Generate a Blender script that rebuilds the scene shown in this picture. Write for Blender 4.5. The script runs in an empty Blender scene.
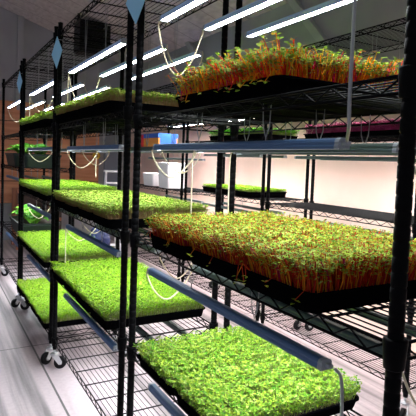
import bpy, math, random
import numpy as np
from mathutils import Vector, Matrix

sc = bpy.context.scene
COL = sc.collection
PI = math.pi

# ------------------------------------------------------------------ helpers
class MB:
    """collects vertices and faces and links them as ONE mesh object"""
    def __init__(self):
        self.v = []; self.f = []; self.m = []; self.s = []
    def add(self, verts, faces, mi=0, smooth=False):
        o = len(self.v)
        self.v.extend([tuple(p) for p in verts])
        for fc in faces:
            self.f.append([i + o for i in fc]); self.m.append(mi); self.s.append(smooth)
    def box(self, c, d, mi=0, rot=None):
        x, y, z = d[0] / 2, d[1] / 2, d[2] / 2
        vs = [Vector((sx * x, sy * y, sz * z)) for sz in (-1, 1) for sy in (-1, 1) for sx in (-1, 1)]
        if rot is not None:
            vs = [rot @ q for q in vs]
        c = Vector(c)
        self.add([q + c for q in vs], [(0, 2, 3, 1), (4, 5, 7, 6), (0, 1, 5, 4), (2, 6, 7, 3), (0, 4, 6, 2), (1, 3, 7, 5)], mi)
    def tube(self, pts, r, n=6, mi=0, cap=True, smooth=True, r2=None):
        pts = [Vector(p) for p in pts]
        L = len(pts); vs = []; up = None
        for i, p in enumerate(pts):
            t = (pts[min(i + 1, L - 1)] - pts[max(i - 1, 0)])
            if t.length < 1e-9: t = Vector((0, 0, 1))
            t.normalize()
            if up is None:
                a = Vector((0, 0, 1)) if abs(t.z) < 0.9 else Vector((1, 0, 0))
                up = t.cross(a).normalized()
            else:
                up = (up - t * up.dot(t))
                if up.length < 1e-6: up = t.orthogonal()
                up.normalize()
            b = t.cross(up)
            rr = r if r2 is None else r + (r2 - r) * i / (L - 1)
            for k in range(n):
                a = 2 * PI * k / n
                vs.append(p + (up * math.cos(a) + b * math.sin(a)) * rr)
        fs = []
        for i in range(L - 1):
            for k in range(n):
                k2 = (k + 1) % n
                fs.append((i * n + k, i * n + k2, (i + 1) * n + k2, (i + 1) * n + k))
        if cap:
            fs.append(tuple(range(n - 1, -1, -1))); fs.append(tuple((L - 1) * n + k for k in range(n)))
        self.add(vs, fs, mi, smooth)
    def lathe(self, prof, n=14, c=(0, 0, 0), axis='z', mi=0, smooth=True):
        vs = []
        for r, h in prof:
            for k in range(n):
                a = 2 * PI * k / n
                q = (r * math.cos(a), r * math.sin(a), h)
                if axis == 'x': q = (q[2], q[0], q[1])
                if axis == 'y': q = (q[1], q[2], q[0])
                vs.append((q[0] + c[0], q[1] + c[1], q[2] + c[2]))
        fs = []
        for i in range(len(prof) - 1):
            for k in range(n):
                k2 = (k + 1) % n
                fs.append((i * n + k, i * n + k2, (i + 1) * n + k2, (i + 1) * n + k))
        fs.append(tuple(range(n - 1, -1, -1))); fs.append(tuple((len(prof) - 1) * n + k for k in range(n)))
        self.add(vs, fs, mi, smooth)
    def prism(self, poly, y0, y1, mi=0, dark=()):
        """poly in (x, z), extruded along y"""
        n = len(poly)
        vs = [(x, y0, z) for x, z in poly] + [(x, y1, z) for x, z in poly]
        fs = [tuple(range(n - 1, -1, -1)), tuple(range(n, 2 * n))]
        for k in range(n):
            k2 = (k + 1) % n
            fs.append((k, k2, n + k2, n + k))
        o = len(self.m); self.add(vs, fs, mi)
        for k in dark: self.m[o + 2 + k] = 1
    def loops(self, loops, mi=0, cap0=True, cap1=True, smooth=False):
        n = len(loops[0]); vs = [p for l in loops for p in l]; fs = []
        for i in range(len(loops) - 1):
            for k in range(n):
                k2 = (k + 1) % n
                fs.append((i * n + k, i * n + k2, (i + 1) * n + k2, (i + 1) * n + k))
        if cap0: fs.append(tuple(range(n - 1, -1, -1)))
        if cap1: fs.append(tuple((len(loops) - 1) * n + k for k in range(n)))
        self.add(vs, fs, mi, smooth)
    def mesh(self, name, mats):
        me = bpy.data.meshes.new(name)
        me.from_pydata(self.v, [], self.f)
        for m in (mats if isinstance(mats, (list, tuple)) else [mats]): me.materials.append(m)
        me.polygons.foreach_set('material_index', self.m)
        me.polygons.foreach_set('use_smooth', self.s)
        me.update()
        return me
    def build(self, name, mats, parent=None, loc=(0, 0, 0)):
        return link(name, self.mesh(name, mats), parent, loc)

def link(name, me, parent=None, loc=(0, 0, 0)):
    o = bpy.data.objects.new(name, me); COL.objects.link(o)
    o.location = loc
    if parent is not None: o.parent = parent
    return o

def empty(name, loc=(0, 0, 0), rz=0.0):
    o = bpy.data.objects.new(name, None); COL.objects.link(o)
    o.empty_display_size = 0.05
    o.location = loc; o.rotation_euler = (0, 0, rz)
    return o

def tag(o, label, cat, group=None, kind=None):
    o['label'] = label; o['category'] = cat
    if group: o['group'] = group
    if kind: o['kind'] = kind
    return o

def struct(o, label=None):
    o['kind'] = 'structure'
    if label: o['label'] = label
    o['category'] = 'room'
    return o

def dup(o, parent=None):
    c = o.copy(); COL.objects.link(c)
    if parent is not None: c.parent = parent
    for ch in list(o.children): dup(ch, c)
    return c

# ------------------------------------------------------------------ materials
def mat(name, col, rough=0.5, metal=0.0, noise=None, spec=0.5, transl=0.0, bump=None):
    m = bpy.data.materials.new(name); m.use_nodes = True
    nt = m.node_tree; N = nt.nodes; b = N['Principled BSDF']
    b.inputs['Base Color'].default_value = (*col, 1); b.inputs['Roughness'].default_value = rough
    b.inputs['Metallic'].default_value = metal; b.inputs['Specular IOR Level'].default_value = spec
    if noise:
        col2, scale, stretch, lo, hi = noise
        tc = N.new('ShaderNodeTexCoord'); mp = N.new('ShaderNodeMapping'); mp.inputs['Scale'].default_value = stretch
        nz = N.new('ShaderNodeTexNoise'); nz.inputs['Scale'].default_value = scale; nz.inputs['Detail'].default_value = 5
        cr = N.new('ShaderNodeValToRGB')
        cr.color_ramp.elements[0].position = lo; cr.color_ramp.elements[0].color = (*col, 1)
        cr.color_ramp.elements[1].position = hi; cr.color_ramp.elements[1].color = (*col2, 1)
        nt.links.new(tc.outputs['Object'], mp.inputs['Vector']); nt.links.new(mp.outputs['Vector'], nz.inputs['Vector'])
        nt.links.new(nz.outputs['Fac'], cr.inputs['Fac']); nt.links.new(cr.outputs['Color'], b.inputs['Base Color'])
        if bump:
            bp = N.new('ShaderNodeBump'); bp.inputs['Strength'].default_value = bump; bp.inputs['Distance'].default_value = 0.01
            nt.links.new(nz.outputs['Fac'], bp.inputs['Height']); nt.links.new(bp.outputs['Normal'], b.inputs['Normal'])
    if transl > 0:
        tr = N.new('ShaderNodeBsdfTranslucent'); tr.inputs['Color'].default_value = (*col, 1)
        mx = N.new('ShaderNodeMixShader'); mx.inputs['Fac'].default_value = transl
        nt.links.new(b.outputs['BSDF'], mx.inputs[1]); nt.links.new(tr.outputs['BSDF'], mx.inputs[2])
        nt.links.new(mx.outputs['Shader'], N['Material Output'].inputs['Surface'])
    return m

def emit(name, col, strength):
    m = bpy.data.materials.new(name); m.use_nodes = True
    b = m.node_tree.nodes['Principled BSDF']
    b.inputs['Base Color'].default_value = (0.8, 0.8, 0.8, 1)
    b.inputs['Emission Color'].default_value = (*col, 1); b.inputs['Emission Strength'].default_value = strength
    return m

LED = 44.0
M_black = mat('black powder coat', (0.003, 0.003, 0.0035), 0.5, spec=0.05)
M_wire = mat('black coated wire', (0.004, 0.004, 0.005), 0.5, spec=0.06)
M_tray = mat('black tray plastic', (0.002, 0.002, 0.0025), 0.6, spec=0.0)
M_soil = mat('dark soil', (0.02, 0.012, 0.008), 0.95, noise=((0.05, 0.03, 0.02), 60, (1, 1, 1), .35, .7))
M_house = mat('blue anodised light housing', (0.075, 0.155, 0.31), 0.42, metal=0.1)
M_houseg = mat('grey green light housing', (0.09, 0.135, 0.125), 0.45, metal=0.1)
M_led = emit('lit led diffuser', (0.90, 0.96, 1.0), LED)
M_led2 = emit('boosted led diffuser', (1.0, 0.95, 0.93), LED * 1.95)  # same lamps as the aisle ones, emission raised to brighten the wall
M_cap = mat('grey light end cap', (0.35, 0.38, 0.42), 0.5)
M_cord = mat('cream power cord', (0.72, 0.62, 0.44), 0.5)
M_hang = mat('grey hanging cable', (0.42, 0.42, 0.43), 0.4, metal=0.4)
M_chrome = mat('zinc plated steel', (0.62, 0.63, 0.65), 0.28, metal=0.9)
M_rubber = mat('black wheel rubber', (0.004, 0.004, 0.005), 0.5, spec=.15)
M_blue = mat('blue card', (0.36, 0.74, 1.0), 0.55)

G = lambda n, c, t=0.30: mat(n, c, 0.6, spec=0.08, transl=t)
GREEN = [G('leaf bright green', (0.18, 0.36, 0.025)), G('leaf yellow green', (0.34, 0.46, 0.04)), G('leaf green', (0.08, 0.24, 0.015)), G('leaf pale green', (0.42, 0.56, 0.12))]
STEMG = [G('pale green stem', (0.36, 0.45, 0.10)), G('white green stem', (0.48, 0.50, 0.22))]
LIME = [G('leaf lime', (0.30, 0.50, 0.02)), G('leaf lime green', (0.23, 0.47, 0.02)), G('leaf bright lime', (0.42, 0.58, 0.05)), G('leaf mid lime', (0.12, 0.32, 0.015))]
PALE = [G('leaf soft green', (0.30, 0.46, 0.05)), G('leaf soft lime', (0.45, 0.56, 0.10)), G('leaf soft mid green', (0.17, 0.34, 0.03)), G('leaf soft olive', (0.40, 0.42, 0.08))]
STEMP = [G('pink brown stem', (0.42, 0.24, 0.12)), G('tan stem', (0.46, 0.34, 0.15))]
OLIVE = [G('leaf olive', (0.25, 0.31, 0.025)), G('leaf fresh olive green', (0.36, 0.45, 0.04)), G('leaf dark olive', (0.11, 0.18, 0.015)), G('leaf pale olive', (0.46, 0.50, 0.10)), G('leaf bronze', (0.25, 0.09, 0.02))]
STEMR = [G('red stem', (0.62, 0.04, 0.015), .2), G('orange stem', (0.85, 0.28, 0.02), .2), G('dark red stem', (0.40, 0.045, 0.012), .2), G('magenta stem', (0.50, 0.012, 0.08), .15), G('yellow stem', (0.68, 0.40, 0.03), .15)]
CHARD = [G('chard leaf green', (0.20, 0.34, 0.03)), G('chard leaf pale', (0.36, 0.46, 0.10)), G('chard leaf bronze', (0.24, 0.10, 0.04)), G('chard leaf yellow', (0.55, 0.36, 0.04))]
STEMC = [G('chard orange stem', (1.0, 0.33, 0.01), .3), G('chard red stem', (0.88, 0.05, 0.02), .3), G('chard yellow stem', (0.80, 0.46, 0.03), .15), G('chard pink stem', (0.70, 0.02, 0.10), .2)]
VIVID = [G('leaf vivid green', (0.10, 0.48, 0.02)), G('leaf vivid lime', (0.22, 0.60, 0.03)), G('leaf deep vivid green', (0.05, 0.30, 0.015))]
PURP = [G('leaf purple', (0.20, 0.02, 0.07)), G('leaf maroon', (0.13, 0.015, 0.04)), G('leaf plum', (0.28, 0.06, 0.13))]
STEMPU = [G('purple stem', (0.32, 0.04, 0.13), .15)]

# ------------------------------------------------------------------ room
Y_FAR, X_WALL, X_LEFT, Y_NEAR = 8.0, 2.97, -2.6, -1.6
def roof_z(x): return 3.53 - 0.32 * (x - 0.9)

def floor_material():
    m = bpy.data.materials.new('painted concrete floor'); m.use_nodes = True
    nt = m.node_tree; N = nt.nodes; L = nt.links; b = N['Principled BSDF']
    tc = N.new('ShaderNodeTexCoord')
    mp = N.new('ShaderNodeMapping'); mp.inputs['Scale'].default_value = (9, 0.35, 1)
    nz = N.new('ShaderNodeTexNoise'); nz.inputs['Scale'].default_value = 1.6; nz.inputs['Detail'].default_value = 6
    cr = N.new('ShaderNodeValToRGB')
    e = cr.color_ramp.elements
    e[0].position = 0.34; e[0].color = (0.22, 0.195, 0.20, 1); e[1].position = 0.56; e[1].color = (0.60, 0.505, 0.53, 1)
    n2 = N.new('ShaderNodeTexNoise'); n2.inputs['Scale'].default_value = 45; n2.inputs['Detail'].default_value = 3
    mx = N.new('ShaderNodeMix'); mx.data_type = 'RGBA'; mx.blend_type = 'MULTIPLY'; mx.inputs[0].default_value = 0.25
    L.new(tc.outputs['Object'], mp.inputs['Vector']); L.new(mp.outputs['Vector'], nz.inputs['Vector'])
    L.new(tc.outputs['Object'], n2.inputs['Vector'])
    L.new(nz.outputs['Fac'], cr.inputs['Fac']); L.new(cr.outputs['Color'], mx.inputs[6]); L.new(n2.outputs['Fac'], mx.inputs[7])
    # saw-cut joints: long ones along the racks, a few across
    sx = N.new('ShaderNodeSeparateXYZ'); L.new(tc.outputs['Object'], sx.inputs[0])
    def joint(out, period, off, width):
        a = N.new('ShaderNodeMath'); a.operation = 'ADD'; a.inputs[1].default_value = off
        d = N.new('ShaderNodeMath'); d.operation = 'PINGPONG'; d.inputs[1].default_value = period / 2
        c = N.new('ShaderNodeMath'); c.operation = 'LESS_THAN'; c.inputs[1].default_value = width
        L.new(out, a.inputs[0]); L.new(a.outputs[0], d.inputs[0]); L.new(d.outputs[0], c.inputs[0])
        return c.outputs[0]
    j1 = joint(sx.outputs[0], 1.10, -0.62 + 4.4, 0.006)
    j2 = joint(sx.outputs[1], 3.2, -3.45 + 6.4, 0.005)
    mxj = N.new('ShaderNodeMath'); mxj.operation = 'MAXIMUM'; L.new(j1, mxj.inputs[0]); L.new(j2, mxj.inputs[1])
    m2 = N.new('ShaderNodeMix'); m2.data_type = 'RGBA'; m2.inputs[7].default_value = (0.10, 0.09, 0.09, 1)
    L.new(mxj.outputs[0], m2.inputs[0]); L.new(mx.outputs[2], m2.inputs[6])
    L.new(m2.outputs[2], b.inputs['Base Color'])
    b.inputs['Roughness'].default_value = 0.55
    return m

def planks_material(name, c1, c2, period, axis, gap=(0.02, 0.015, 0.01)):
    m = bpy.data.materials.new(name); m.use_nodes = True
    nt = m.node_tree; N = nt.nodes; L = nt.links; b = N['Principled BSDF']
    tc = N.new('ShaderNodeTexCoord'); mp = N.new('ShaderNodeMapping')
    s = [14, 14, 14]; s[{'x': 0, 'y': 1, 'z': 2}[axis]] = 1.2
    mp.inputs['Scale'].default_value = (1.2, 6, 14) if axis == 'z' else (14, 6, 1.2)
    nz = N.new('ShaderNodeTexNoise'); nz.inputs['Scale'].default_value = 1.5; nz.inputs['Detail'].default_value = 6
    cr = N.new('ShaderNodeValToRGB'); e = cr.color_ramp.elements
    e[0].position = .3; e[0].color = (*c1, 1); e[1].position = .7; e[1].color = (*c2, 1)
    sx = N.new('ShaderNodeSeparateXYZ'); L.new(tc.outputs['Object'], sx.inputs[0])
    pg = N.new('ShaderNodeMath'); pg.operation = 'PINGPONG'; pg.inputs[1].default_value = period / 2
    lt = N.new('ShaderNodeMath'); lt.operation = 'LESS_THAN'; lt.inputs[1].default_value = 0.006
    L.new(sx.outputs[{'x': 0, 'y': 1, 'z': 2}[axis]], pg.inputs[0]); L.new(pg.outputs[0], lt.inputs[0])
    mx = N.new('ShaderNodeMix'); mx.data_type = 'RGBA'; mx.inputs[7].default_value = (*gap, 1)
    L.new(tc.outputs['Object'], mp.inputs['Vector']); L.new(mp.outputs['Vector'], nz.inputs['Vector']); L.new(nz.outputs['Fac'], cr.inputs['Fac'])
    L.new(lt.outputs[0], mx.inputs[0]); L.new(cr.outputs['Color'], mx.inputs[6]); L.new(mx.outputs[2], b.inputs['Base Color'])
    b.inputs['Roughness'].default_value = 0.8
    return m

M_floor = floor_material()
M_pink = mat('pink white plaster', (0.86, 0.62, 0.53), 0.85, noise=((0.91, 0.69, 0.60), 2.5, (1, 1, 1), .35, .65))
M_grey = mat('grey plaster and painted wall shade', (0.30, 0.30, 0.315), 0.85, noise=((0.38, 0.38, 0.39), 2.0, (1, 1, 1), .3, .7))
M_ceil = planks_material('weathered ceiling boards', (0.46, 0.41, 0.39), (0.64, 0.58, 0.56), 0.4, 'y', (0.28, 0.24, 0.23))
M_ply = planks_material('red brown wall boards', (0.58, 0.24, 0.12), (0.76, 0.37, 0.21), 0.46, 'z')

b = MB(); b.box(((X_LEFT + X_WALL) / 2, (Y_FAR + Y_NEAR) / 2, -0.05), (X_WALL - X_LEFT + .4, Y_FAR - Y_NEAR + .4, 0.1))
struct(b.build('floor', M_floor), 'pale grey painted concrete floor with dark joints')
b = MB()
for x0, x1 in [(X_LEFT - .2, X_WALL + .2)]:
    vs = [(x, y, roof_z(x) + dz) for dz in (0, .1) for y in (Y_NEAR - .2, Y_FAR + .2) for x in (x0, x1)]
    b.add(vs, [(0, 2, 3, 1), (4, 5, 7, 6), (0, 1, 5, 4), (2, 6, 7, 3), (0, 4, 6, 2), (1, 3, 7, 5)])
struct(b.build('ceiling', M_ceil), 'sloping weathered board ceiling above the racks')
# wall beside the wall racks: pink-white lower part, upper part greyed to paint its shade
b = MB(); b.box((X_WALL + .05, (Y_FAR + Y_NEAR) / 2, 0.975), (.1, Y_FAR - Y_NEAR + .2, 1.95))
struct(b.build('wall_right', M_pink), 'pink white plaster wall behind the wall racks')
b = MB(); b.box((X_WALL + .055, (Y_FAR + Y_NEAR) / 2, 1.95 + .475), (.11, Y_FAR - Y_NEAR + .2, .95))
struct(b.build('wall_right_upper', M_grey), 'upper wall above the pink white plaster, greyed to paint its shade')
b = MB(); b.box(((X_LEFT + X_WALL) / 2, Y_FAR + .05, 2.35), (X_WALL - X_LEFT + .2, .1, 4.7))
struct(b.build('wall_far', M_grey), 'grey wall at the end of the racks')
# vertical batten on the far wall, diagonal braces on the right wall
b = MB(); b.box((1.19, Y_FAR - .03, 2.72), (.09, .06, 1.42))
struct(b.build('trim_1', mat('grey painted batten', (0.36, 0.36, 0.38), 0.8)), 'vertical grey batten on the end wall')
M_brace = mat('pale grey brace', (0.42, 0.43, 0.42), 0.7)
for i, (y0, z0, y1, z1) in enumerate([(3.72, 3.03 - .1, 3.0, 2.17), (5.9, 3.03 - .05, 4.9, 2.17)]):
    a = Vector((X_WALL - .03, y0, z0)); c = Vector((X_WALL - .03, y1, z1)); d = c - a
    b = MB(); b.box((a + c) / 2, (.05, .07, d.length), rot=Vector((0, 0, 1)).rotation_difference(d).to_matrix())
    struct(b.build('trim_%d' % (i + 2), M_brace), 'pale diagonal brace on the upper wall')
# board panel covering the lower end wall
b = MB(); b.box((.75, Y_FAR - .02, 1.36), (3.4, .04, 1.56))
struct(b.build('trim_4', M_ply), 'red brown horizontal boards on the end wall')
b = MB(); b.box((2.68, Y_FAR - .035, 1.25), (.26, .07, 2.5))
struct(b.build('trim_5', mat('blue grey post', (0.22, 0.25, 0.30), 0.7)), 'blue grey pilaster beside the brown boards')

# ------------------------------------------------------------------ racks
def post_mesh(h):
    b = MB(); prof = [(0.0120, 0.125)]
    z = 0.14
    while z < h - .03:
        prof += [(0.0136, z), (0.0136, z + .0205), (0.0126, z + .0215), (0.0126, z + .0245)]
        z += .0254
    prof += [(0.0136, z), (0.0136, h - .012), (0.0150, h - .011), (0.0150, h - .002), (0.010, h)]
    b.lathe(prof, 12)
    return b.mesh('post', M_black)

def caster_parts(parent, loc, ang):
    c = empty('caster', loc, ang); c.parent = parent
    b = MB()                                  # swivel head, fork and stem
    b.lathe([(0.007, .100), (0.007, .138)], 10)
    b.lathe([(0.024, .088), (0.027, .092), (0.027, .100), (0.018, .106)], 14)
    for s in (-1, 1):
        vs = [(-.020, s * .017, .092), (.020, s * .017, .092), (.044, s * .019, .048), (.040, s * .019, .030), (.024, s * .019, .030)]
        vs2 = [(x, y + s * .003, z) for x, y, z in vs]
        n = 5
        fs = [tuple(range(n)), tuple(range(2 * n - 1, n - 1, -1))] + [(k, n + k, n + (k + 1) % n, (k + 1) % n) for k in range(n)]
        b.add(vs + vs2, fs)
    b.box((0, 0, .091), (.040, .040, .004))
    b.tube([(.034, -.026, .038), (.034, .026, .038)], .006, 8)
    b.build('caster_bracket', M_chrome, c)
    b = MB()
    b.lathe([(.030, -.0125), (.0375, -.010), (.038, 0), (.0375, .010), (.030, .0125)], 22, (.034, 0, .038), 'y')
    w = b.build('caster_wheel', M_rubber, c)
    b = MB(); b.lathe([(.011, -.0142), (.012, 0), (.011, .0142)], 14, (.034, 0, .038), 'y')
    b.build('wheel_hub', mat('grey hub', (.30, .30, .31), .4, metal=.5) if 'grey hub' not in bpy.data.materials else bpy.data.materials['grey hub'], c)
    return c

DEPTH = 0.43
CACHE = {}
def truss_mesh(L, axis):
    key = ('t', round(L, 3), axis)
    if key in CACHE: return CACHE[key]
    b = MB()
    P = (lambda t, z: (0, t, z)) if axis == 'y' else (lambda t, z: (t, 0, z))
    b.tube([P(.012, -.002), P(L - .012, -.002)], .0032, 6)
    b.tube([P(.012, -.031), P(L - .012, -.031)], .0032, 6)
    n = max(2, round(L / .085)); pts = []
    for k in range(2 * n + 1):
        pts.append(P(.018 + (L - .036) * k / (2 * n), -.004 if k % 2 == 0 else -.029))
    b.tube(pts, .0024, 5)
    me = b.mesh('edge_truss', M_wire); CACHE[key] = me
    return me
def deck_mesh(L):
    key = ('d', round(L, 3))
    if key in CACHE: return CACHE[key]
    b = MB(); n = 17
    for k in range(n):
        x = .020 + (DEPTH - .040) * k / (n - 1)
        b.tube([(x, .004, -.0010), (x, L - .004, -.0008)], .0018, 4, smooth=False)
    m = round(L / .165)
    for k in range(1, m):
        y = L * k / m
        b.tube([(0, y, -.0055), (DEPTH, y, -.0060)], .0032, 5)
    me = b.mesh('wire_shelf', M_wire); CACHE[key] = me
    return me
def sleeve_mesh():
    if 's' in CACHE: return CACHE['s']
    b = MB(); b.lathe([(.0150, -.042), (.0175, -.040), (.0205, .006), (.0195, .010), (.0145, .011)], 14)
    CACHE['s'] = b.mesh('corner_sleeve', M_black)
    return CACHE['s']

def rack(x, y, L, levels, h, label, group, seed):
    r = empty('wire_shelving_rack', (x, y, 0)); tag(r, label, 'shelving', group)
    rng = random.Random(seed)
    k = ('p', h)
    if k not in CACHE: CACHE[k] = post_mesh(h)
    for px in (0, DEPTH):
        for py in (0, L):
            link('post', CACHE[k], r, (px, py, 0))
            caster_parts(r, (px, py, 0), rng.choice((0, PI)) + rng.uniform(-.22, .22) if px else (PI + .45 if py == 0 else -.15))
    for z in levels:
        s = link('wire_shelf', deck_mesh(L), r, (0, 0, z))
        link('edge_truss', truss_mesh(L, 'y'), s); link('edge_truss', truss_mesh(L, 'y'), s, (DEPTH, 0, 0))
        link('edge_truss', truss_mesh(DEPTH, 'x'), s); link('edge_truss', truss_mesh(DEPTH, 'x'), s, (0, L, 0))
        for px in (0, DEPTH):
            for py in (0, L): link('corner_sleeve', sleeve_mesh(), s, (px, py, 0))
    return r

XF = 0.676
LEN = 1.19
RY = [0.528, 1.825, 3.122, 4.419]
RN = ['chard rack', 'second rack', 'third rack', 'lettuce rack']
LV = [[.19, .595, 1.031, 1.480, 2.075], [.19, .595, 1.028, 1.520, 2.075], [.19, .595, 1.032, 1.520, 2.075], [.19, .595, 1.215, 1.520, 2.075]]
RL = ['black wire shelving rack holding red-stemmed chard greens, first in the aisle row',
      'black wire shelving rack second in the aisle row, holding three shelves of green trays',
      'black wire shelving rack third in the aisle row, green trays down to its bottom shelf',
      'black wire shelving rack fourth in the aisle row, holding dark tubs of lettuce']
for i in range(4):
    rack(XF, RY[i], LEN, LV[i], 2.125, RL[i], 'wire racks along the aisle', i)
XW, LENW = 2.18, 1.27
WY = [1.62, 2.955, 4.31]
WN = ['purple-tray wall rack', 'middle wall rack', 'white-box wall rack']
WV = [[.19, .6, 1.035, 1.505, 2.125], [.19, .6, 1.05, 1.515, 2.125], [.19, .6, 1.02, 1.47, 2.125]]
WL = ['black wire shelving rack by the pink wall with a purple tray on its upper shelf',
      'black wire shelving rack by the pink wall with green trays on two shelves',
      'black wire shelving rack by the pink wall with white boxes, beyond the other wall racks']
for i in range(3):
    rack(XW, WY[i], LENW, WV[i], 2.18, WL[i], 'wire racks along the pink wall', 10 + i)

# ------------------------------------------------------------------ grow lights
def light_proto(housing_mat, led_mat):
    L = .92
    t = empty('grow_light')
    b = MB()   # trapezoid aluminium channel with grooves
    poly = [(x * .58, z * (.66 if z > 0 else .50)) for x, z in [(-.026, -.004), (-.0245, -.004), (-.0245, .004), (.0245, .004), (.0245, -.004), (.026, -.004), (.0265, .006), (.0235, .012), (.0245, .018), (.020, .026), (.012, .030), (-.012, .030), (-.020, .026), (-.0245, .018), (-.0235, .012), (-.0265, .006)]]
    b.prism(poly, 0.012, L - .012, dark=(0, 1, 2, 3, 4)); b.build('housing', [housing_mat, M_black], t)  # channel inside blackened to keep its lit lips from showing
    b = MB()
    b.prism([(-.0130, -.0002), (.0130, -.0002), (.0138, .0024), (-.0138, .0024)], .014, L - .014)
    b.build('diffuser', led_mat, t)
    for y0, y1, s in ((0, .012, -1), (L - .012, L, 1)):
        b = MB(); b.prism([(x * 1.03, z * 1.03) for x, z in poly[:1] + poly[5:]], y0, y1)
        b.box((0, (y0 if s < 0 else y1) + s * .006, .009), (.012, .014, .008))
        b.build('end_cap', M_cap, t)
    return t

def hanger(parent, y, h):
    b = MB()
    for s in (-1, 1):
        b.tube([(0, y + s * .016, h - .002), (0, y + s * .013, h * .5), (s * .004, y + s * .006, .028), (0, y, .0195)], .0014, 4)
    b.build('hanging_cable', M_hang, parent)

PROTO = light_proto(M_house, M_led); PROTO4 = light_proto(mat('blue light housing with painted glow', (0.50, 0.68, 1.0), 0.45), M_led); PROTO2 = light_proto(M_houseg, M_led); PROTO3 = light_proto(M_houseg, M_led2)  # top lights' blue housing lightened, painting in the glow around them
LX = [.712, .892, 1.070]
LXN = ['aisle-side', 'middle', 'inner']
LVN = {1: 'lower', 2: 'middle', 3: 'upper', 4: 'top'}
OFF = {4: .262, 3: .119, 2: .125, 1: .112}
lights = {}
used = [False, False, False, False]
def put_light(which, loc, hz, label, group):
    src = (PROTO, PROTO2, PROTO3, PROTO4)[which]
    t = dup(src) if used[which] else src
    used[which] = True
    t.location = loc
    tag(t, label, 'grow light', group)
    for y in (.26, .60): hanger(t, y, hz)
    return t
for i in range(4):
    for lv in (1, 2, 3, 4):
        if (i, lv) == (3, 3): continue
        for k in range(3):
            z = LV[i][lv] - (.155 if lv == 3 and i in (1, 2) else OFF[lv])
            y = RY[i] + .145 + (0.008 * ((i + k + lv) % 3)) + (.03 if (i, lv) in ((0, 3), (0, 2)) else 0)
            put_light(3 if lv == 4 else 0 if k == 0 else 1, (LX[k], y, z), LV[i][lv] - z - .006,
                      '%s %s tube light hung under the %s shelf of the %s' % (LXN[k], 'glow-painted blue' if lv == 4 else 'blue' if k == 0 else 'grey-green', LVN[lv], RN[i]),
                      'tube grow lights under the aisle racks')
            lights[(i, lv, k)] = (LX[k], y, z)
for i in range(3):
    for lv in (2, 3, 4):
        for k in range(2):
            z = WV[i][lv] - (.40 if lv == 4 else .135)  # top-shelf lights are unseen, put in for the bright wall behind
            x = XW + .10 + .24 * k; y = WY[i] + .17
            put_light(2, (x, y, z), WV[i][lv] - z - .006,
                      '%s grey-green tube light hung under the %s shelf of the %s' % (('room-side', 'wall-side')[k], {2: 'middle', 3: 'upper', 4: 'top'}[lv], WN[i]), 'tube grow lights under the wall racks')

# ------------------------------------------------------------------ cords
def spline(pts, n=10):
    pts = [Vector(p) for p in pts]; P = [pts[0] * 2 - pts[1]] + pts + [pts[-1] * 2 - pts[-2]]; out = []
    for i in range(1, len(P) - 2):
        for k in range(n):
            t = k / n; a, b_, c, d = P[i - 1], P[i], P[i + 1], P[i + 2]
            out.append(.5 * ((2 * b_) + (c - a) * t + (2 * a - 5 * b_ + 4 * c - d) * t * t + (3 * b_ - a - 3 * c + d) * t ** 3))
    out.append(pts[-1]); return out
def cord(pts, label, group='power cords of the grow lights', r=.0030, m=None):
    b = MB(); b.tube(spline(pts), r, 6)
    return tag(b.build('power_cord', m or M_cord), label, 'cord', group)
def link_cord(p, q, sag, dy, label):
    """loop between the ends of two neighbouring lights"""
    p = Vector(p); q = Vector(q); w = q - p
    return cord([p, p + Vector((.00, dy * .35, -.03)), p + w * .22 + Vector((0, dy, -sag * .75)), p + w * .5 + Vector((0, dy * 1.1, -sag)),
                 p + w * .8 + Vector((0, dy, -sag * .7)), q + Vector((0, dy * .3, -.025)), q], label)
rng = random.Random(5)
for (i, lv, k), (x, y, z) in list(lights.items()):
    if k == 2 or lv == 1: continue
    if i == 3 and lv != 4: continue
    x2, y2, z2 = lights[(i, lv, k + 1)]
    far = (k == 0)
    ye, ye2 = (y + .945, y2 + .945) if far else (y - .022, y2 - .022)
    sag = rng.uniform(.13, .20) if lv == 4 else rng.uniform(.08, .12)
    if lv == 2: sag *= 1.25
    link_cord((x, ye, z + .011), (x2, ye2, z2 + .011), sag, .02 if far else -.012,
              'cream cord loop between %s and %s lights under the %s shelf of the %s' % (LXN[k], LXN[k + 1], LVN[lv], RN[i]))
# long drops between levels
def drop(i, lv, k, z1, label, far=True, dx=0.0, r=.0030, m=None):
    x, y, z = lights[(i, lv, k)]
    ye = y + .948 if far else y - .024
    s = 1 if far else -1
    return cord([(x, ye, z + .011), (x + dx * .2, ye + s * .018, z - .02), (x + dx * .6, ye + s * .020, (z + z1) / 2), (x + dx, ye + s * .016, z1)], label, r=r, m=m)
drop(0, 3, 1, 1.10, 'cream cord dropping straight down behind the red-stemmed greens of the chard rack')
drop(0, 3, 2, 1.06, 'pale cord hanging down at the inner back corner of the chard rack')
drop(1, 4, 0, 1.60, 'cream cord dropping from the top light beside the blue card of the second rack')
drop(1, 3, 1, 1.20, 'white cord dropping beneath the upper light of the second rack')
drop(2, 4, 0, 1.60, 'pale cord dropping from the top light of the third rack')
drop(1, 2, 0, .62, 'cream cord dropping to the lower shelf of the second rack')
drop(0, 2, 0, .50, 'grey cord hanging from the front end of the blue light over the dense green trays', far=False, dx=.012, r=.0034, m=M_hang)
x, y, z = lights[(0, 3, 0)]
cord([(XF - .018, .640, 2.06), (XF - .020, .641, 1.85), (XF - .020, .640, 1.60), (XF - .020, .640, 1.44), (XF - .012, .646, 1.395), (x, y - .006, z + .012)],
     'grey upright cord in front of the chard rack, from top shelf to blue light', r=.0036, m=M_hang)

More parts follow.
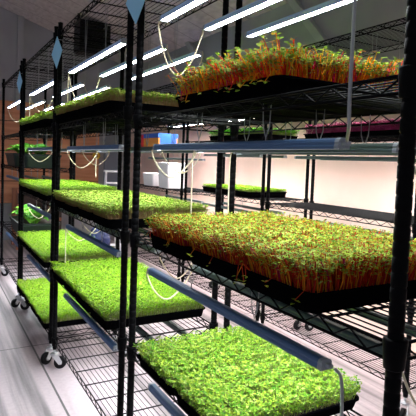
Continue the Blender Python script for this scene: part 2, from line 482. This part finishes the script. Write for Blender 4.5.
# ------------------------------------------------------------------ trays and greens
def rrect(w, d, r, z, n=4):
    """rounded rectangle, w along y, d along x"""
    out = []
    for cx, cy, a0 in ((d / 2 - r, w / 2 - r, 0), (-d / 2 + r, w / 2 - r, PI / 2), (-d / 2 + r, -w / 2 + r, PI), (d / 2 - r, -w / 2 + r, 1.5 * PI)):
        for k in range(n + 1):
            a = a0 + PI / 2 * k / n
            out.append((cx + r * math.cos(a), cy + r * math.sin(a), z))
    return out
def tray_mesh(w, d, h):
    b = MB()
    b.loops([rrect(w - .024, d - .024, .02, 0), rrect(w - .010, d - .010, .022, h - .007), rrect(w, d, .024, h - .006), rrect(w, d, .024, h),
             rrect(w - .012, d - .012, .021, h), rrect(w - .024, d - .024, .018, h - .016)], cap1=True)
    return b.mesh('growing_tray', M_tray)

def greens_mesh(seed, w, d, h, hv, n, leaf, nleaf, leaf_m, stem_m, leaf_w=None, stem_w=None, sr=.0011, spread=.012, droop=0, lean=.25, up=.35, dome=0.0, ragged=0.0):
    """a sown mat of seedlings: thin stems, each carrying small folded leaves"""
    R = random.Random(seed); V = []; F = []; MI = []
    nl = len(leaf_m); lw = leaf_w or [1] * nl; sw = stem_w or [1] * len(stem_m)
    gx = int(math.sqrt(n * d / w)); gy = max(1, int(n / gx))
    spots = [((i + R.random()) / gx - .5, (j + R.random()) / gy - .5) for i in range(gx) for j in range(gy)]
    def stem(a, c, e, mi, r):
        o = len(V)
        for q, rr in ((a, r), (c, r * .9), (e, r * .75)):
            for k in range(3):
                an = 2.094 * k
                V.append((q[0] + rr * math.cos(an), q[1] + rr * math.sin(an), q[2]))
        for s in (0, 3):
            for k in range(3):
                k2 = (k + 1) % 3
                F.append((o + s + k, o + s + k2, o + s + 3 + k2, o + s + 3 + k)); MI.append(nl + mi)
    def leafq(p, az, pitch, L, mi):
        o = len(V); ca, sa = math.cos(az), math.sin(az); cp, sp = math.cos(pitch), math.sin(pitch)
        wd = L * R.uniform(.34, .46)
        def at(t, s, lift):
            x = t * cp; z = t * sp + lift
            return (p[0] + x * ca - s * sa, p[1] + x * sa + s * ca, p[2] + z)
        V.extend([at(0, 0, 0), at(L * .45, wd, L * .10), at(L * .95, wd * .45, -L * .02), at(L * 1.02, 0, -L * .06), at(L * .95, -wd * .45, -L * .02), at(L * .45, -wd, L * .10), at(L * .5, 0, 0)])
        for tri in ((0, 6, 1), (6, 2, 1), (6, 3, 2), (6, 4, 3), (6, 5, 4), (0, 5, 6)):
            F.append(tuple(o + q for q in tri)); MI.append(mi)
    for u, v in spots:
        x = u * (d - .030); y = v * (w - .030)
        edge = max(abs(u), abs(v)) * 2
        hh = h * (1 + hv * (R.random() - .5) * 2) * (1 - dome * max(0, edge - .75) * 4)
        if ragged and R.random() < ragged: hh *= R.uniform(1.1, 1.38)
        lx = R.gauss(0, lean) * hh * .5 + (u * 2) * spread; ly = R.gauss(0, lean) * hh * .5 + (v * 2) * spread
        base = (x, y, 0); mid = (x + lx * .35, y + ly * .35, hh * .55); top = (x + lx, y + ly, hh)
        si = R.choices(range(len(stem_m)), sw)[0]
        if droop and u < -.46 and R.random() < droop:      # a few flop over the rim
            top = (-d / 2 - R.uniform(.008, .018), y + R.uniform(-.022, .022), R.uniform(-.018, .006)); mid = (-d / 2 - .003, y + ly * .5, .022)
        stem(base, mid, top, si, sr)
        az = R.uniform(0, 6.283)
        if edge > .93 and R.random() < .8:                 # side leaves along the rim
            for q in range(2):
                t = R.uniform(.45, .9); leafq((x + lx * t, y + ly * t, hh * t), math.atan2(v * (abs(v) > .45), u * (abs(u) > .45) + 1e-6) + R.uniform(-.9, .9), R.uniform(-.5, .4), leaf * R.uniform(.6, 1.0), R.choices(range(nl), lw)[0])
        for q in range(nleaf):
            leafq(top if q < 2 else (top[0], top[1], top[2] - .006), az + q * (PI if nleaf == 2 else 2.2) + R.uniform(-.4, .4), R.uniform(-.15, up * 2), leaf * R.uniform(.7, 1.25), R.choices(range(nl), lw)[0])
    V = [(p[0], max(-w / 2 + R.uniform(.0006, .009), min(w / 2 - R.uniform(.0006, .009), p[1])), p[2]) if abs(p[1]) > w / 2 - .009 else p for p in V]
    me = bpy.data.meshes.new('microgreens'); me.from_pydata(V, [], F)
    for m in list(leaf_m) + list(stem_m): me.materials.append(m)
    me.polygons.foreach_set('material_index', MI); me.update()
    return me

def tray_kind(name, w, d, h, greens, soil=True):
    return dict(name=name, w=w, d=d, h=h, tray=tray_mesh(w, d, h), greens=greens, n=0)
def soil_mesh(w, d, h):
    b = MB(); b.loops([rrect(w - .026, d - .026, .018, h - .0155), rrect(w - .026, d - .026, .018, h - .006)]); return b.mesh('soil', M_soil)
D = .50
SP = dict(
 red=tray_kind('red', .270, D, .044, [greens_mesh(s, .270, D, .060, .26, 2900, .0098, 3, OLIVE, STEMR, [5, 5, 3.5, 2.5, 1.0], [5, 4, 4, 1.0, .8], sr=.0014, spread=.020, droop=.03, ragged=0, lean=.32) for s in (1, 2, 3)]),
 chard=tray_kind('chard', .276, D, .044, [greens_mesh(s, .276, D, .061, .30, 1800, .0142, 3, CHARD, STEMC, [4, 3, 1.5, 1], [5, 4, 3, 1], sr=.0017, spread=.018, droop=.12, ragged=.2, lean=.48) for s in (4, 5, 6)]),
 dense=tray_kind('dense', .292, D, .034, [greens_mesh(s, .292, D, .042, .42, 2900, .0098, 3, GREEN, STEMG, [5, 4, 3, 2], sr=.0012, spread=.016) for s in (7, 8)]),
 lime=tray_kind('lime', .258, D, .040, [greens_mesh(s, .258, D, .044, .36, 2100, .0110, 3, LIME, STEMG, [5, 5, 3, 2], sr=.0013, spread=.012) for s in (9, 10)]),
 pale=tray_kind('pale', .258, D, .040, [greens_mesh(s, .258, D, .050, .20, 2000, .0120, 3, PALE, STEMP, [4, 4, 2.5, 1.2], sr=.0013, spread=.010) for s in (11, 12)]),
 purple=tray_kind('purple', .258, .40, .030, [greens_mesh(13, .258, .40, .055, .18, 900, .0145, 3, PURP, STEMPU, sr=.0014)]),
 vivid=tray_kind('vivid', .258, .40, .040, [greens_mesh(15, .258, .40, .045, .25, 1000, .0150, 3, VIVID, STEMG, sr=.0013)]),
 low=tray_kind('low', .258, .40, .045, [greens_mesh(14, .258, .40, .022, .3, 700, .014, 3, LIME, STEMG, [3, 4, 2, 4], sr=.0013)]),
)
for k, s in SP.items(): s['soil'] = soil_mesh(s['w'], s['d'], s['h'])

def put_tray(kind, x, y, z, label, group, rz=0.0):
    s = SP[kind]
    t = link('growing_tray', s['tray'], None, (x, y, z)); t.rotation_euler = (0, 0, rz)
    tag(t, label, 'plant tray', group)
    link('soil', s['soil'], t)
    g = link('microgreens', s['greens'][s['n'] % len(s['greens'])], t, (0, 0, s['h'] - .008)); g['kind'] = 'stuff'
    s['n'] += 1
    return t
ORD = {1: ['only'], 2: ['first', 'second'], 3: ['first', 'second', 'third'], 4: ['first', 'second', 'third', 'last']}
XC = .885
def row(kind, ys, z, what, where, xc=XC, jit=.003):
    R = random.Random(hash((kind, round(z, 2))) & 255 if False else int(z * 100) + len(ys))
    for q, y in enumerate(ys):
        put_tray(kind, xc + R.uniform(-jit, jit), y, z + .0015, 'black tray of %s, %s from the near end, %s' % (what, ORD[len(ys)][q], where), '%s trays, %s' % (what, where))
row('dense', [1.136, 1.438], LV[0][1], 'dense bright green shoots', 'chard rack lower shelf')
row('red', [.826, 1.096, 1.366], LV[0][2], 'red-stemmed greens', 'chard rack middle shelf')
row('chard', [1.010, 1.286], LV[0][3], 'orange-stemmed chard', 'chard rack upper shelf', xc=.925)
Y2 = [2.066 + .262 * q for q in range(4)]
row('lime', Y2, LV[1][1], 'lime green shoots', 'second rack lower shelf')
row('pale', Y2, LV[1][2], 'soft green shoots', 'second rack middle shelf')
row('pale', Y2, LV[1][3], 'pale yellow-green shoots', 'second rack upper shelf')
Y3 = [3.325, 3.587, 3.872, 4.134]
for lv, kd, nm, sh in ((0, 'lime', 'lime green shoots', 'bottom'), (1, 'lime', 'lime green shoots', 'lower'), (2, 'lime', 'yellow-green shoots', 'middle'), (3, 'lime', 'fluffy green shoots', 'upper')):
    row(kd, Y3, LV[2][lv], nm, 'third rack %s shelf' % sh)
row('purple', [1.90, 2.165, 2.43], WV[0][3], 'purple shoots', 'purple-tray wall rack', xc=2.395)
row('vivid', [3.18, 3.45, 3.72], WV[1][3], 'bright green shoots', 'middle wall rack upper shelf', xc=2.395)
row('low', [3.29, 3.555, 3.82], WV[1][2], 'sparse short sprouts', 'middle wall rack middle shelf', xc=2.395)

# ------------------------------------------------------------------ lettuce tubs on the fourth rack
LETT = [G('lettuce leaf green', (0.10, 0.38, 0.04), .3), G('lettuce leaf bright', (0.22, 0.52, 0.06), .3), G('lettuce leaf pale', (0.46, 0.62, 0.16), .3)]
M_tub = mat('dark green tub plastic', (0.006, 0.018, 0.014), 0.5)
def lettuce_mesh(seed, n, size):
    R = random.Random(seed); b = MB()
    for q in range(n):
        az = q * 2.4 + R.uniform(-.3, .3); t0 = q / n
        el = .25 + 1.0 * (1 - t0) + R.uniform(-.15, .15); L = size * (.65 + .5 * t0) * R.uniform(.85, 1.15); W = L * R.uniform(.30, .42)
        rows = []; p = Vector((0, 0, 0)); a = el + .55
        for k in range(6):
            t = k / 5
            wd = W * math.sin(PI * min(1, .12 + t * .86)) ** .7 * (.5 if k == 0 else 1)
            rows.append([(p.x, s * wd, p.z + abs(s) * wd * .22 + R.uniform(-1, 1) * L * .03 * (abs(s) > .9)) for s in (-1, -.5, 0, .5, 1)])
            p = p + Vector((math.cos(a), 0, math.sin(a))) * (L / 5); a -= .30
        ca, sa = math.cos(az), math.sin(az)
        vs = [(x * ca - y * sa, x * sa + y * ca, z) for r_ in rows for x, y, z in r_]
        fs = [(i * 5 + j, i * 5 + j + 1, (i + 1) * 5 + j + 1, (i + 1) * 5 + j) for i in range(5) for j in range(4)]
        b.add(vs, fs, R.choices((0, 1, 2), (4, 4, 2 if t0 < .5 else .7))[0], True)
    return b.mesh('lettuce_head', LETT)
LM = [lettuce_mesh(20 + q, 34, .135) for q in range(3)]
def tub(x, y, z, w, d, h, heads, label, hl, sz=1.0):
    b = MB()
    b.loops([rrect(w * .86, d * .86, .03, 0), rrect(w * .97, d * .97, .035, h - .02), rrect(w, d, .038, h - .018), rrect(w, d, .038, h), rrect(w * .94, d * .94, .03, h), rrect(w * .93, d * .93, .03, h - .03)])
    t = b.build('planter_tub', M_tub, None, (x, y, z)); tag(t, label, 'planter', 'dark tubs on the lettuce rack')
    b = MB(); b.loops([rrect(w * .925, d * .925, .03, h - .029), rrect(w * .925, d * .925, .03, h - .015)]); b.build('soil', M_soil, t)
    for q, (dx, dy) in enumerate(heads):
        o = link('lettuce', LM[q % 3], None, (x + dx, y + dy, z + h - .02)); o.rotation_euler = (0, 0, q * 1.3); o.scale = (min(sz, 1.2), min(sz, 1.2), sz)
        tag(o, hl[q], 'lettuce', 'lettuces in the dark tubs')
z2 = LV[3][2] + .0015; z1 = LV[3][1] + .0015
tub(.86, 5.20, z2, .62, .36, .125, [(-.03, .20), (-.03, 0), (-.03, -.20)], 'dark tub of green lettuce on the middle shelf of the lettuce rack, farther back',
    ['green lettuce farthest back in the larger upper tub', 'green lettuce mid way along the larger upper tub', 'pale lettuce at the near end of the larger upper tub'], 1.25)
tub(.88, 4.68, z2, .34, .34, .120, [(0, .0)], 'smaller dark tub of lettuce on the lettuce rack, beside the third rack',
    ['single green lettuce in the smaller upper tub'], 1.2)
tub(.86, 4.79, z1, .64, .36, .12, [(-.03, .20), (-.03, 0), (-.03, -.20)], 'dark tub of leafy lettuce on the lower shelf of the lettuce rack',
    ['tall lettuce at the back of the lower dark tub', 'tall lettuce mid way along the lower dark tub', 'tall lettuce at the near end of the lower dark tub'], 1.45)
# ------------------------------------------------------------------ blue diamond cards on the posts
def card(y, z, label, yaw):
    b = MB(); h = .096
    pts = [(0, h), (h * .93, 0), (0, -h), (-h * .93, 0)]
    vs = [(0, a, c) for a, c in pts] + [(.0012, a, c) for a, c in pts]
    b.add(vs, [(3, 2, 1, 0), (4, 5, 6, 7)] + [(k, (k + 1) % 4, 4 + (k + 1) % 4, 4 + k) for k in range(4)])
    o = b.build('blue_card', M_blue, None, (XF - .020, y, z)); o.rotation_euler = (0, 0, yaw)
    b = MB(); tie = [(-.002, .000, h - .022), (-.002, .010, h - .022), (.008, .0175, h - .022), (.028, .0185, h - .022), (.039, 0, h - .022), (.028, -.0185, h - .022), (.008, -.0175, h - .022), (-.002, -.010, h - .022), (-.002, 0, h - .022)]
    b.tube([Matrix.Rotation(-yaw, 3, 'Z') @ Vector(p) for p in tie], .0012, 4)
    b.build('card_tie', M_hang, o)
    return tag(o, label, 'card', 'blue diamond cards on the posts')
card(1.718, 1.915, 'blue diamond card on the chard rack post, cut off by the photo top', .10)
card(3.015, 1.945, 'blue diamond card on the post between the second and third racks', .14)
card(4.419, 1.94, 'blue diamond card on the post between the third and lettuce racks', .10)

# ------------------------------------------------------------------ things at the far end
# louvred exhaust fan hung from the roof at the end of the room
vx, vy, vz = 1.93, 6.70, 2.95
v = empty('exhaust_fan', (vx, vy, vz)); tag(v, 'black louvred exhaust fan hung under the roof boards, seen through the top shelves', 'fan')
M_fan = mat('black fan metal', (0.012, 0.012, 0.014), .5, spec=.2)
b = MB()
for sx in (-1, 1): b.box((sx * .205, 0, 0), (.012, .30, .40))
for sz in (-1, 1): b.box((0, 0, sz * .20), (.42, .30, .012))
b.box((0, .14, 0), (.40, .012, .40)); b.build('fan_case', M_fan, v)
for q in range(7):
    b = MB(); b.box((0, -.14, -.165 + .055 * q), (.395, .006, .05), rot=Matrix.Rotation(-.7, 3, 'X')); b.build('louvre', M_fan, v)
b = MB(); b.lathe([(.03, -.06), (.055, -.05), (.055, .03), (.03, .04)], 16, (0, 0, 0), 'y')
for q in range(5):
    b.box((.10 * math.cos(q * 1.2566), -.04, .10 * math.sin(q * 1.2566)), (.13, .006, .07), rot=Matrix.Rotation(-q * 1.2566, 3, 'Y'))
b.build('fan_rotor', M_fan, v)
for sx in (-1, 1):
    b = MB(); b.box((sx * .19, 0, .20 + (roof_z(vx + sx * .19) - vz - .20) / 2), (.03, .03, roof_z(vx + sx * .19) - vz - .20 + .004)); b.build('hanging_bracket', M_fan, v)
M_white = mat('white plastic', (0.78, 0.76, 0.80), 0.45)
def bin_(x, y, z, w, d, h, label):
    b = MB()
    b.loops([rrect(w * .9, d * .9, .02, 0), rrect(w * .98, d * .98, .022, h - .02), rrect(w, d, .024, h - .018), rrect(w, d, .024, h - .006)])
    t = b.build('storage_box', M_white, None, (x, y, z)); tag(t, label, 'box', 'white boxes on the wall rack')
    b = MB(); b.loops([rrect(w * 1.02, d * 1.02, .026, h - .006), rrect(w * 1.02, d * 1.02, .026, h + .004), rrect(w * .9, d * .9, .02, h + .008)])
    b.build('lid', M_white, t)
bin_(2.34, 4.86, WV[2][2] + .0015, .27, .26, .27, 'tall white lidded box on the middle shelf of the white-box wall rack')
bin_(2.34, 5.28, WV[2][2] + .0015, .30, .26, .14, 'low white lidded box beside the tall one on the wall rack')
b = MB(); b.box((0, 0, .075), (.24, .55, .15))
t = b.build('carton', mat('orange carton', (0.80, 0.30, 0.06), .6), None, (2.32, 5.24, WV[2][3] + .0015)); tag(t, 'orange carton with blue band and red end above the white boxes', 'box')
b = MB(); b.box((0, 0, .128), (.246, .556, .05)); b.box((0, -.277, .075), (.2, .004, .14)); b.build('blue_band', mat('blue band', (0.03, 0.16, 0.75), .5), t)
b = MB(); b.box((-.122, .215, .075), (.004, .125, .146)); b.box((0, .279, .075), (.24, .004, .146)); b.build('red_end', mat('red print', (0.75, 0.03, 0.05), .5), t)
# white step ladder standing in the gap behind the second rack
lad = empty('step_ladder', (2.02, 5.95, 0), -.12); tag(lad, 'white folding step ladder standing behind the second rack', 'ladder')
lad.location = (1.97, 5.80, 0)
for s in (-1, 1):
    b = MB(); b.tube([(s * .10, -.10, 0.0), (s * .085, 0, 1.16)], .013, 8); b.build('ladder_rail', M_white, lad)
    b = MB(); b.tube([(s * .10, .28, 0.0), (s * .085, .02, 1.14)], .011, 8); b.build('ladder_brace', M_white, lad)
for q, z in enumerate((.26, .52, .78, 1.02)):
    b = MB(); b.box((0, -.10 + .10 * z / 1.16, z), (.19, .07, .02)); b.build('ladder_step', M_white, lad)
b = MB(); b.box((0, 0.01, 1.165), (.21, .10, .025)); b.build('ladder_cap', M_white, lad)
# yellow tape roll on a nail, dark blue tub, wooden crate
b = MB()
prof = [(.030, -.02), (.060, -.02), (.060, .02), (.030, .02), (.030, -.02)]
n = 24; vs = []; 
for r_, h_ in prof[:4]:
    for k in range(n):
        a = 2 * PI * k / n; vs.append((r_ * math.cos(a), h_, r_ * math.sin(a)))
fs = [(i * n + k, i * n + (k + 1) % n, ((i + 1) % 4) * n + (k + 1) % n, ((i + 1) % 4) * n + k) for i in range(4) for k in range(n)]
b.add(vs, fs, 0, False)
t = b.build('tape_roll', mat('yellow tape', (0.75, 0.48, 0.03), .5), None, (2.40, Y_FAR - .065, 1.36)); tag(t, 'yellow tape roll hanging on the brown boards', 'tape')
b = MB(); b.tube([(0, .028, .026), (0, -.026, .028)], .004, 6); b.build('nail', M_chrome, t)
b = MB(); b.loops([rrect(.20, .17, .05, 0), rrect(.23, .19, .05, .03), rrect(.23, .19, .05, .52), rrect(.17, .13, .05, .60), rrect(.07, .07, .03, .63), rrect(.07, .07, .03, .67)], smooth=False)
t = b.build('water_can', mat('dark blue plastic', (0.015, 0.03, 0.12), .45), None, (1.50, 4.80, 0)); tag(t, 'dark blue water can standing behind the third rack', 'can')
b = MB(); b.tube([(0, -.07, .595), (0, -.06, .665), (0, 0, .69), (0, .06, .665), (0, .07, .595)], .008, 6); b.build('can_handle', M_tub, t)
M_crate = mat('red brown timber', (0.30, 0.11, 0.06), .75, noise=((0.42, 0.17, 0.10), 3, (8, 8, 1), .3, .7))
cr = empty('timber_crate', (1.35, 7.35, 0)); tag(cr, 'red-brown timber crate standing by the end wall, behind the lettuce rack', 'crate')
for sx in (-1, 1):
    for sy in (-1, 1):
        b = MB(); b.box((sx * .26, sy * .22, .42), (.09, .07, .84)); b.build('corner_post', M_crate, cr)
b = MB()
mk = mat('dark timber', (0.05, 0.03, 0.025), .8)
for sy in (-.265, .265):
    for q in range(4):
        b = MB(); b.box((0, sy, .12 + .2 * q), (.60, .02, .15)); b.build('side_board', mk, cr)

# ------------------------------------------------------------------ light, camera, colour
w = bpy.data.worlds.new('World'); sc.world = w; w.use_nodes = True
bg = w.node_tree.nodes['Background']; bg.inputs['Color'].default_value = (0.80, 0.86, 1.0, 1); bg.inputs['Strength'].default_value = 0.28

cam = bpy.data.cameras.new('camera'); co = bpy.data.objects.new('camera', cam); COL.objects.link(co)
R_ = Vector((0.8682957656200759, -0.49470335825908157, 0.036483567992084506)); U_ = Vector((-0.002818948900361967, 0.06862643654448053, 0.9976384443947135)); N_ = Vector((0.4960388260341557, 0.8663480822016018, -0.05819350077339746))
M4 = Matrix((R_, U_, -N_)).transposed().to_4x4(); M4.translation = (0, 0, 1.324)
co.matrix_world = M4
cam.sensor_width = 36; cam.lens = 484.184 / 416 * 36; cam.shift_x = (208 - 206.82) / 416; cam.shift_y = (190.06 - 208) / 416
cam.clip_start = .02; cam.clip_end = 60
sc.camera = co
sc.view_settings.view_transform = 'Standard'; sc.view_settings.look = 'None'; sc.view_settings.gamma = 1; sc.view_settings.use_curve_mapping = False
sc.view_settings.exposure = 0.0
